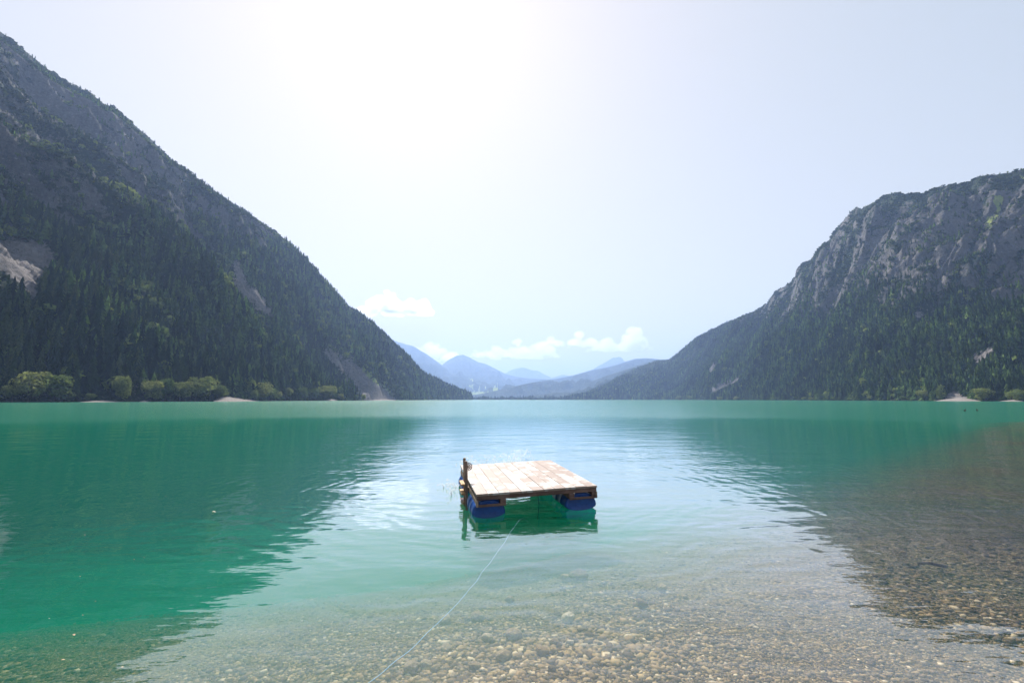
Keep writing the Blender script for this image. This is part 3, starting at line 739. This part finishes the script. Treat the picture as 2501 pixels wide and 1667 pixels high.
# ladder on the left side
lad = part('ladder', lambda bm: boxm(bm, -1.125, -1.074, -.39, -.02, -.16, -.11, .003), M_POST, root)
for y, zt in ((-.395, .385), (-.075, .395)):
    part('upright', lambda bm: boxm(bm, -1.15, -1.10, y-.03, y+.03, -.52, zt, .004), M_POST, lad)
for k, z in enumerate((-.03, -.20, -.37)):
    part('tread', lambda bm: boxm(bm, -1.225, -1.152, -.43, -.03, z-.032, z, .004, .003), M_TREAD, lad)
def grip(bm):      # curved mesh-like hand grip at the top of the upright
    for r_ in (.075, .045):
        pts = [Vector((-1.10+r_*1.15*math.sin(t), -.40, .355+DZ-.075+r_*math.cos(t))) for t in np.linspace(0, math.pi, 10)]
        for a_, b_ in zip(pts[:-1], pts[1:]):
            d_ = b_-a_; bmesh.ops.create_cone(bm, segments=8, radius1=.008, radius2=.008, depth=d_.length*1.1, matrix=Matrix.Translation((a_+b_)/2) @ d_.to_track_quat('Z', 'Y').to_matrix().to_4x4(), cap_ends=True)
    for t in np.linspace(.3, math.pi-.3, 6):
        a_ = Vector((-1.10, -.40, .28+DZ)); b_ = a_+Vector((.086*math.sin(t), 0, .075*math.cos(t))); d_ = b_-a_
        bmesh.ops.create_cone(bm, segments=6, radius1=.005, radius2=.005, depth=d_.length, matrix=Matrix.Translation((a_+b_)/2) @ d_.to_track_quat('Z', 'Y').to_matrix().to_4x4(), cap_ends=True)
part('hand_grip', grip, M_METAL, lad)
def tube(name, pts, rad, mat, parent=None, seg=8):
    cu = bpy.data.curves.new(name, 'CURVE'); cu.dimensions = '3D'; cu.bevel_depth = rad; cu.bevel_resolution = 2; cu.use_fill_caps = True
    sp = cu.splines.new('NURBS'); sp.points.add(len(pts)-1)
    for q, p_ in zip(sp.points, pts): q.co = (*p_, 1)
    sp.use_endpoint_u = True; sp.order_u = 3; sp.resolution_u = 6
    o = bpy.data.objects.new(name, cu); dg = bpy.context.evaluated_depsgraph_get(); COL.objects.link(o); dg.update()
    me = bpy.data.meshes.new_from_object(o.evaluated_get(dg)); bpy.data.objects.remove(o)
    for p_ in me.polygons: p_.use_smooth = True
    return link(name, me, mat, parent)
tube('hanging_cord', [(.0, -1.42, DZ-.10), (.0, -1.43, DZ-.16), (.012, -1.44, DZ-.25), (.0, -1.43, DZ-.36), (-.02, -1.42, DZ-.5)], .006, M_CORD, root)
tube('cord_loop', [(-1.08, 1.0, DZ-.11), (-1.12, .93, DZ-.19), (-1.14, .8, DZ-.30), (-1.13, .72, DZ-.40), (-1.10, .70, DZ-.5)], .007, M_CORD, root)
tag(root, 'square wooden swimming raft with worn planks floating on blue plastic drums', 'raft')
# tether rope lying on the water
rp = [(1170, 175), (1135, 222), (1090, 282), (1060, 340), (1030, 378), (1000, 420), (960, 480), (930, 515), (900, 555), (872, 598), (850, 625), (820, 655), (790, 695), (740, 760), (690, 805), (640, 850), (600, 892), (560, 930), (520, 968), (490, 1000), (430, 1060), (370, 1105), (310, 1150), (220, 1230), (130, 1293), (40, 1370), (-120, 1500)]
rp = [(850+x/2.768, 1200+y/2.768) for x, y in rp]
pts = [onplane(x, y, -.004-.0010*i) for i, (x, y) in enumerate(rp)]
p0 = pts[0]; pts = [Vector((p0.x+.5, p0.y+1.4, -.75)), Vector((p0.x+.30, p0.y+.7, -.42)), Vector((p0.x+.10, p0.y+.2, -.10))]+pts
pts = [p_+Vector((rnd.uniform(-.006, .006), rnd.uniform(-.01, .01), 0)) for p_ in pts]
tag(tube('rope', pts, .0026, M_ROPE), 'thin light blue rope floating on the water from raft towards the shore', 'rope')


# ------------------------------------------------------------ splash behind the raft
def ico(sub):
    bm = bmesh.new(); bmesh.ops.create_icosphere(bm, subdivisions=sub, radius=1); V = np.array([v.co[:] for v in bm.verts]); F = np.array([[v.index for v in f.verts] for f in bm.faces]); bm.free(); return V, F
IV, IF = ico(1)
def blobs(name, pos, rad, stretch, mat, V0=IV, F0=IF, col=None, rotz=None, smooth_=True):
    n = len(pos); ph = rng.random(n)*6.28 if rotz is None else rotz; c, s_ = np.cos(ph)[:, None], np.sin(ph)[:, None]
    A = V0[None]*rad[:, None, None]*stretch[:, None, :]
    X = A[..., 0]*c-A[..., 1]*s_+pos[:, 0][:, None]; Y = A[..., 0]*s_+A[..., 1]*c+pos[:, 1][:, None]; Z = A[..., 2]+pos[:, 2][:, None]
    V = np.stack([X, Y, Z], -1).reshape(-1, 3); F = (F0[None]+(np.arange(n)*len(V0))[:, None, None]).reshape(-1, 3)
    me = npmesh(name, V, F, smooth_)
    if col is not None: addcol(me, 'tint', np.repeat(col, len(V0), 0))
    return link(name, me, mat)
m = NT('white_water'); b = m.n('BsdfDiffuse', {'Color': (.88, .94, 1.0)}); t = m.n('BsdfTranslucent', {'Color': (.88, .95, 1.0)}); mx = m.n('MixShader', {0: .7, 1: b, 2: t}); mx = m.n('MixShader', {0: .5, 1: m.n('BsdfTransparent', {'Color': (1, 1, 1)}), 2: mx}); m.t.links.new(mx.outputs[0], m.out.inputs[0]); M_SPL = m.m
pos = []; rad = []; st = []
def jet(x, y, h, spread, n, lean=(0, 0)):
    for _ in range(n):
        f = rng.random()**.8; z = h*f
        q = spread*1.5*(.3+f)*rng.normal(); q2 = spread*(.3+f)*rng.normal()
        pos.append((x+lean[0]*f+q, y+lean[1]*f+q2, z)); rad.append(.004+.010*rng.random()**2.5); st.append((1, 1, 1+1.5*rng.random()))
for k in range(9): jet(rng.uniform(-.65, .45), rng.uniform(11.6, 12.1), rng.uniform(.3, .72), .07, 260, (rng.uniform(-.12, .15), 0))
for k in range(6): jet(rng.uniform(-1.35, -.85), rng.uniform(11.3, 11.8), rng.uniform(.25, .55), .07, 200, (rng.uniform(-.15, .1), 0))
for k in range(5): jet(rng.uniform(-1.5, -1.2), rng.uniform(9.2, 10.6), rng.uniform(.08, .2), .05, 50)
tag(blobs('splash', np.array(pos), np.array(rad), np.array(st), M_SPL), 'white spray of splashing water behind the raft', 'splash', kind='stuff')
# thin foam lines on the water round the drums
# ------------------------------------------------------------ stones and gravel on the lake bed
def onbed(sx, sy):
    d = ray(sx, sy); z = -.5
    for _ in range(30):
        t = (z-CH)/d.z; z = .6*z+.4*float(bed_z(np.array(d.x*t), np.array(d.y*t)))
    return Vector((d.x*t, d.y*t, z))
m = NT('lake_stone'); oi = m.n('ObjectInfo').outputs['Random']; tc = m.n('TexCoord').outputs['Object']
nn = m.noise(tc, 2.2, 6, .65); base = m.ramp(oi, [(0, (.18, .12, .06)), (.4, (.32, .22, .12)), (.75, (.50, .38, .23)), (1, (.74, .62, .44))])
m.bsdf(m.mix(1.0, base, m.ramp(nn, [(.3, .55), (.7, 1.25)]), 'MULTIPLY'), .85, .2, m.bump(nn, .6, .15)); M_STONE = m.m
def stone_mesh(seed):
    V, F = ico(3); r = np.random.default_rng(seed); V = V.copy()
    for k in range(9):      # flat facets
        d = r.normal(size=3); d /= np.linalg.norm(d); h = .62+.25*r.random(); e = np.clip(V@d-h, 0, None); V -= e[:, None]*d*.9
    V *= 1+.06*fbm(V[:, 0]*2+seed, V[:, 1]*2+V[:, 2]*1.7, 4, seed)[:, None]
    me = npmesh('stone_%s' % 'abcdef'[seed % 6], V, F); me.materials.append(M_STONE); return me
SM = [stone_mesh(k) for k in range(6)]
q6 = lambda x, y: (850+x/2.768, 1200+y/2.768)
stones = [(1555, 600, 120, 'large pale brown stone lying alone beyond the stony patch'), (1475, 604, 75, 'dark flat stone touching the large lone pale one'), (655, 890, 90, 'pale stone with dark hollow beside the rope'),
 (875, 866, 85, 'whitish flat stone right of the rope'), (1115, 1003, 110, 'big whitish angular stone with a deep shadow below'), (940, 1015, 80, 'brown stone left of the big whitish one'),
 (1395, 1038, 62, 'round cream stone right of centre in the stony patch'), (1310, 1102, 95, 'grey blocky stone below the round cream one'), (1055, 1142, 110, 'big beige boulder nearest the middle of the stony patch'),
 (1490, 878, 90, 'flat tan stone at the far side of the stony patch'), (660, 1082, 75, 'olive stone near the rope in front'), (1095, 748, 60, 'small tan stone beyond the stony patch'),
 (925, 958, 60, 'small brown slab above the brown stone'), (1500, 1032, 48, 'dark reddish flat pebble stone'), (430, 1215, 100, 'wide brown stone low in front left of the patch'), (530, 1190, 80, 'yellowish stone next to the wide brown one'),
 (1540, 1166, 45, 'small orange tan stone at the lower right'), (1380, 1216, 55, 'tan cobble at the front of the patch'), (2125, 668, 60, 'dark grey stone out to the right'), (1985, 778, 75, 'flat orange tan stone out to the right'),
 (370, 496, 90, 'long pale slab dim in the green water'), (710, 470, 60, 'dim dark stone in the green water beside the rope'), (640, 440, 58, 'dim pale stone farthest in the green water'), (1150, 1138, 60, 'pale cobble right of the big beige boulder'),
 (850, 1198, 80, 'flat ochre stone front centre'), (705, 1272, 70, 'ochre stone at the bottom edge by the rope'), (595, 1215, 65, 'rounded ochre stone in front'), (2280, 720, 34, 'small whitish stone far out to the right')]
for k, (x, y, wp, lab) in enumerate(stones):
    p_ = onbed(*q6(x, y)); wm = wp/2.768/FPX*p_.length*.55
    o = link('stone', SM[k % 6]); o.location = p_+Vector((0, 0, wm*.45)); o.scale = (wm, wm*rnd.uniform(.7, .95), wm*rnd.uniform(.6, .8)); o.rotation_euler = (rnd.uniform(-.2, .2), rnd.uniform(-.2, .2), rnd.uniform(-.7, .7))
    tag(o, lab, 'stone', 'larger stones on the lake bed')
# gravel: far too many to count
m = NT('gravel_stones'); cc = m.n('Attribute', attribute_name='tint').outputs['Color']; nn = m.noise(m.pos(), 25, 3)
m.bsdf(m.mix(1.0, cc, m.ramp(nn, [(.3, .7), (.7, 1.25)]), 'MULTIPLY'), .85, .2); M_GRAV = m.m
n = 110000; sx_ = rng.uniform(-60, 2560, n); sy_ = 1080+600*rng.random(n)**.8
u = (sx_-1250.5)/FPX; v = (833.5-sy_)/FPX; dy = math.cos(PITCH)-v*math.sin(PITCH); dz = math.sin(PITCH)+v*math.cos(PITCH)
z = np.full(n, -.3)
for _ in range(25): t = (z-CH)/dz; z = .6*z+.4*bed_z(u*t, dy*t)
X, Y = u*t, dy*t; bd = bed_d(X, Y)
patch_ = fbm(X*.9, Y*.9, 3, 44)
stony = np.exp(-(((X-.1)/1.7)**2+((Y-4.4)/1.1)**2))
k = (z > -1.7) & (Y < 26)
X, Y, z, patch_, stony = X[k], Y[k], z[k], patch_[k], stony[k]; n = len(X)
rd = (.003+.006*rng.random(n)+.022*rng.random(n)**12)*(1+.5*np.clip(patch_, -.5, 1))+stony*.03*rng.random(n)**2.5
cr = rng.random((n, 1)); pal = np.array([[.12, .08, .05], [.34, .235, .13], [.46, .34, .19], [.22, .17, .125], [.70, .58, .42]]); pc = np.array([.74, .70, .60])*pal[rng.choice(5, n, p=[.28, .33, .2, .13, .06])]*(.75+.5*cr)
V0, F0 = ico(1); r3 = np.random.default_rng(3); V0 = V0*(1+.22*r3.normal(size=(len(V0), 1))*.6)
st = np.stack([1+.5*rng.random(n), .7+.4*rng.random(n), .35+.3*rng.random(n)], 1)
g = blobs('gravel', np.stack([X, Y, z+rd*.12], 1), rd, st, M_GRAV, V0, F0, pc, None, True)
tag(g, 'brown and tan gravel covering the shallow lake bed', 'gravel', kind='stuff')
# dark waterlogged stick on the bed
p_ = onbed(2280.6, 1396); L_ = 38/FPX*p_.length
M_STICK = NT('wet_bark'); M_STICK.bsdf((.03, .018, .014), .7, .3); M_STICK = M_STICK.m
o = tube('driftwood', [(-L_/2, .05, .07), (-L_/4, 0, .10), (L_/6, -.03, .09), (L_/2, .0, .07)], .016, M_STICK); o.location = p_; o.rotation_euler = (0, 0, -.25)
tag(o, 'short dark waterlogged piece of wood on the gravel at right', 'driftwood')
# floating leaves
m = NT('dead_leaf'); m.bsdf(m.ramp(m.n('ObjectInfo').outputs['Random'], [(0, (.40, .36, .20)), (.5, (.42, .28, .16)), (1, (.55, .52, .42))]), .6, .3); M_LEAF = m.m
V = []; F = []; N = 12
for i in range(N+1):
    f = i/N; w_ = .32*math.sin(math.pi*f)**.7*(1-.25*f); V += [(f-.5, -w_, .10*w_+.06*math.sin(f*5)), (f-.5, 0, .05*math.sin(f*5)), (f-.5, w_, .14*w_+.06*math.sin(f*5))]
for i in range(N):
    b_ = i*3; F += [(b_, b_+1, b_+4, b_+3), (b_+1, b_+2, b_+5, b_+4)]
lm = npmesh('leaf', V, F); lm.materials.append(M_LEAF)
leafs = [(1228, 585, 24, 'largest pale leaf afloat on the green water'), (295, 672, 9, ''), (487, 718, 14, ''), (770, 858, 12, ''), (827, 848, 9, ''), (460, 955, 12, ''), (548, 1098, 10, ''), (283, 1196, 10, ''), (475, 1177, 12, ''), (425, 1290, 18, 'bright narrow leaf low on the left water'), (488, 1325, 10, ''), (362, 1433, 16, 'bright leaf nearest the lower left corner'), (702, 1475, 14, 'whitish leaf at the bottom over the gravel'), (320, 1378, 8, ''), (950, 495, 8, ''), (1052, 385, 8, ''), (1535, 516, 8, ''), (350, 550, 9, ''), (585, 547, 8, ''), (1168, 568, 7, '')]
for x, y, w_, lab in leafs:
    p_ = onplane(x/2.351, 1000+y/2.351, .012); s_ = w_/2.351/FPX*p_.length*(.8 if lab else .5)
    o = link('floating_leaf', lm); o.location = p_; o.scale = (s_, s_, s_); o.rotation_euler = (0, 0, rnd.uniform(-.6, .9))
    tag(o, lab or 'tiny pale leaf floating on the green water at left', 'leaf', 'leaves floating on the lake')
# two ducks
m = NT('duck_feathers'); zz = m.n('SeparateXYZ', {0: m.n('TexCoord').outputs['Object']}).outputs[2]
m.bsdf(m.mix(m.math('GREATER_THAN', m.math('ADD', zz, m.math('MULTIPLY', m.noise(m.pos(), 9, 3), .1)), .16), (.30, .26, .22), (.045, .035, .03)), .7, .2); M_DUCK = m.m
def duck(loc, rz, lab, k=1.0):
    bm = bmesh.new()
    rings = [(-.30, .17, .004, .004), (-.25, .155, .035, .02), (-.17, .13, .075, .055), (-.05, .10, .105, .085), (.07, .10, .10, .085), (.15, .125, .07, .07), (.19, .175, .045, .045), (.205, .23, .033, .035), (.215, .275, .04, .036), (.235, .305, .042, .034), (.265, .30, .03, .024), (.285, .29, .012, .010)]
    N = 12; rows = []
    for x, z_, ry, rz_ in rings: rows.append([bm.verts.new((x+.25*(0 if x < .15 or x > .23 else rz_*math.sin(j/N*2*math.pi)), ry*math.cos(j/N*2*math.pi), z_+rz_*math.sin(j/N*2*math.pi))) for j in range(N)])
    for A, B in zip(rows[:-1], rows[1:]):
        for j in range(N): bm.faces.new((A[j], A[(j+1) % N], B[(j+1) % N], B[j]))
    bm.faces.new(rows[0]); bm.faces.new(rows[-1][::-1]); bmesh.ops.recalc_face_normals(bm, faces=bm.faces)
    me = bpy.data.meshes.new('duck'); bm.to_mesh(me); bm.free()
    for p_ in me.polygons: p_.use_smooth = True
    me.materials.append(M_DUCK); o = link('duck', me); o.location = loc; o.rotation_euler = (0, 0, rz); o.scale = (k, k, k)
    bm = bmesh.new(); bmesh.ops.create_cone(bm, segments=8, radius1=.016, radius2=.007, depth=.06, matrix=Matrix.Translation((.31, 0, .285)) @ Matrix.Rotation(math.pi/2, 4, 'Y') @ Matrix.Diagonal((.5, 1.2, 1, 1)), cap_ends=True)
    me = bpy.data.meshes.new('bill'); bm.to_mesh(me); bm.free(); me.materials.append(M_TREAD); link('bill', me, None, o)
    tag(o, lab, 'duck', 'ducks swimming off the right shore')
duck(onplane(2356.6, 1003.5, -.03), .3, 'left one of two small dark ducks swimming far out at right', 1.1)
duck(onplane(2387, 1003, -.03), -2.7, 'right one of two small dark ducks swimming far out at right', 1.1)


# ------------------------------------------------------------ clouds, above and beyond the haze
m = NT('cloud_vapour'); v = m.n('VolumePrincipled', {'Color': (1, 1, 1, 1), 'Density': .003, 'Anisotropy': .6})
m.t.links.new(v.outputs[0], m.out.inputs['Volume']); M_CL = m.m
m = NT('dense_cloud_vapour'); v = m.n('VolumePrincipled', {'Color': (1, 1, 1, 1), 'Density': .0065, 'Anisotropy': .6})
m.t.links.new(v.outputs[0], m.out.inputs['Volume']); M_CL2 = m.m
def cloud(sx, sy, wpx, hpx, D, label, n=70, seed=0, lumps=None, mat=None):
    """heap of round billows with a flat base; sx, sy = centre of the base"""
    r = np.random.default_rng(900+seed); d_ = ray(sx, sy); d_ = d_/d_.y; base = Vector((d_.x*D, D, CH+d_.z*D)); W_ = wpx/FPX*D; H_ = hpx/FPX*D
    V0, F0 = ico(3); VV = []; FF = []; off_ = 0
    lumps = lumps or [(0, 1.0, .5)]
    for i in range(n):
        c, hh, ww = lumps[r.integers(len(lumps))]
        x = c*W_*.5+r.normal()*ww*W_*.28; f = max(0, 1-abs(x/(W_*.5)-c)/ww)
        if abs(x) > W_*.52: continue
        z_ = r.random()*H_*hh*max(.12, f)*.85; rad = (.06+.13*r.random()**1.5)*H_*1.4*(.5+.5*f)
        V = V0*np.array([1.25, 1.25, .9])*rad; V = V*(1+.28*fbm(V0[:, 0]*1.6+i*3.1, V0[:, 1]*1.6+V0[:, 2]*1.9, 4, 950+i)[:, None])
        V += np.array([x, r.normal()*W_*.12, z_]); V[:, 2] = np.maximum(V[:, 2], -.02*H_+.01*V[:, 2])
        VV.append(V+np.array(base)); FF.append(F0+off_); off_ += len(V0)
    me = npmesh('cloud', np.concatenate(VV), np.concatenate(FF)); o = link('cloud', me)
    md = o.modifiers.new('union', 'REMESH'); md.mode = 'VOXEL'; md.voxel_size = H_/34
    me2 = bpy.data.meshes.new_from_object(o.evaluated_get(bpy.context.evaluated_depsgraph_get())); o.modifiers.clear(); o.data = me2; me2.name = 'cloud'; me2.materials.clear(); me2.materials.append(mat or M_CL); return tag(o, label, 'cloud', 'small white clouds over the valley')
c3p = lambda x, y: (850+x/2.614, 650+y/2.614)
cloud(*c3p(290, 300), 205, 72, 9500, 'fluffy white cumulus standing alone above the left mountain end', 120, 1, [(-.5, .45, .5), (-.1, 1.0, .35), (.3, .8, .32), (.75, .25, .3)], M_CL2)
cloud(*c3p(520, 600), 190, 56, 13500, 'pale low cloud between the left slope and the middle peak', 120, 2, [(-.5, .5, .5), (.1, 1, .45), (.6, .4, .4)])
cloud(*c3p(1090, 580), 230, 52, 14000, 'wide faint cloud over the saddle right of the middle peak', 130, 3, [(-.5, .5, .5), (0, 1, .4), (.5, .7, .5)])
cloud(*c3p(1420, 510), 180, 42, 13200, 'thin faint cloud above the most distant mountains', 90, 4, [(-.5, .4, .6), (.2, 1, .35), (.6, .5, .4)])
cloud(*c3p(1760, 540), 170, 60, 12800, 'faint heap cloud above the right foothill', 120, 5, [(-.5, .5, .5), (.3, 1, .4)])
cloud(*c3p(810, 580), 50, 22, 13800, 'small faint cloud just right of the middle peak', 30, 6)
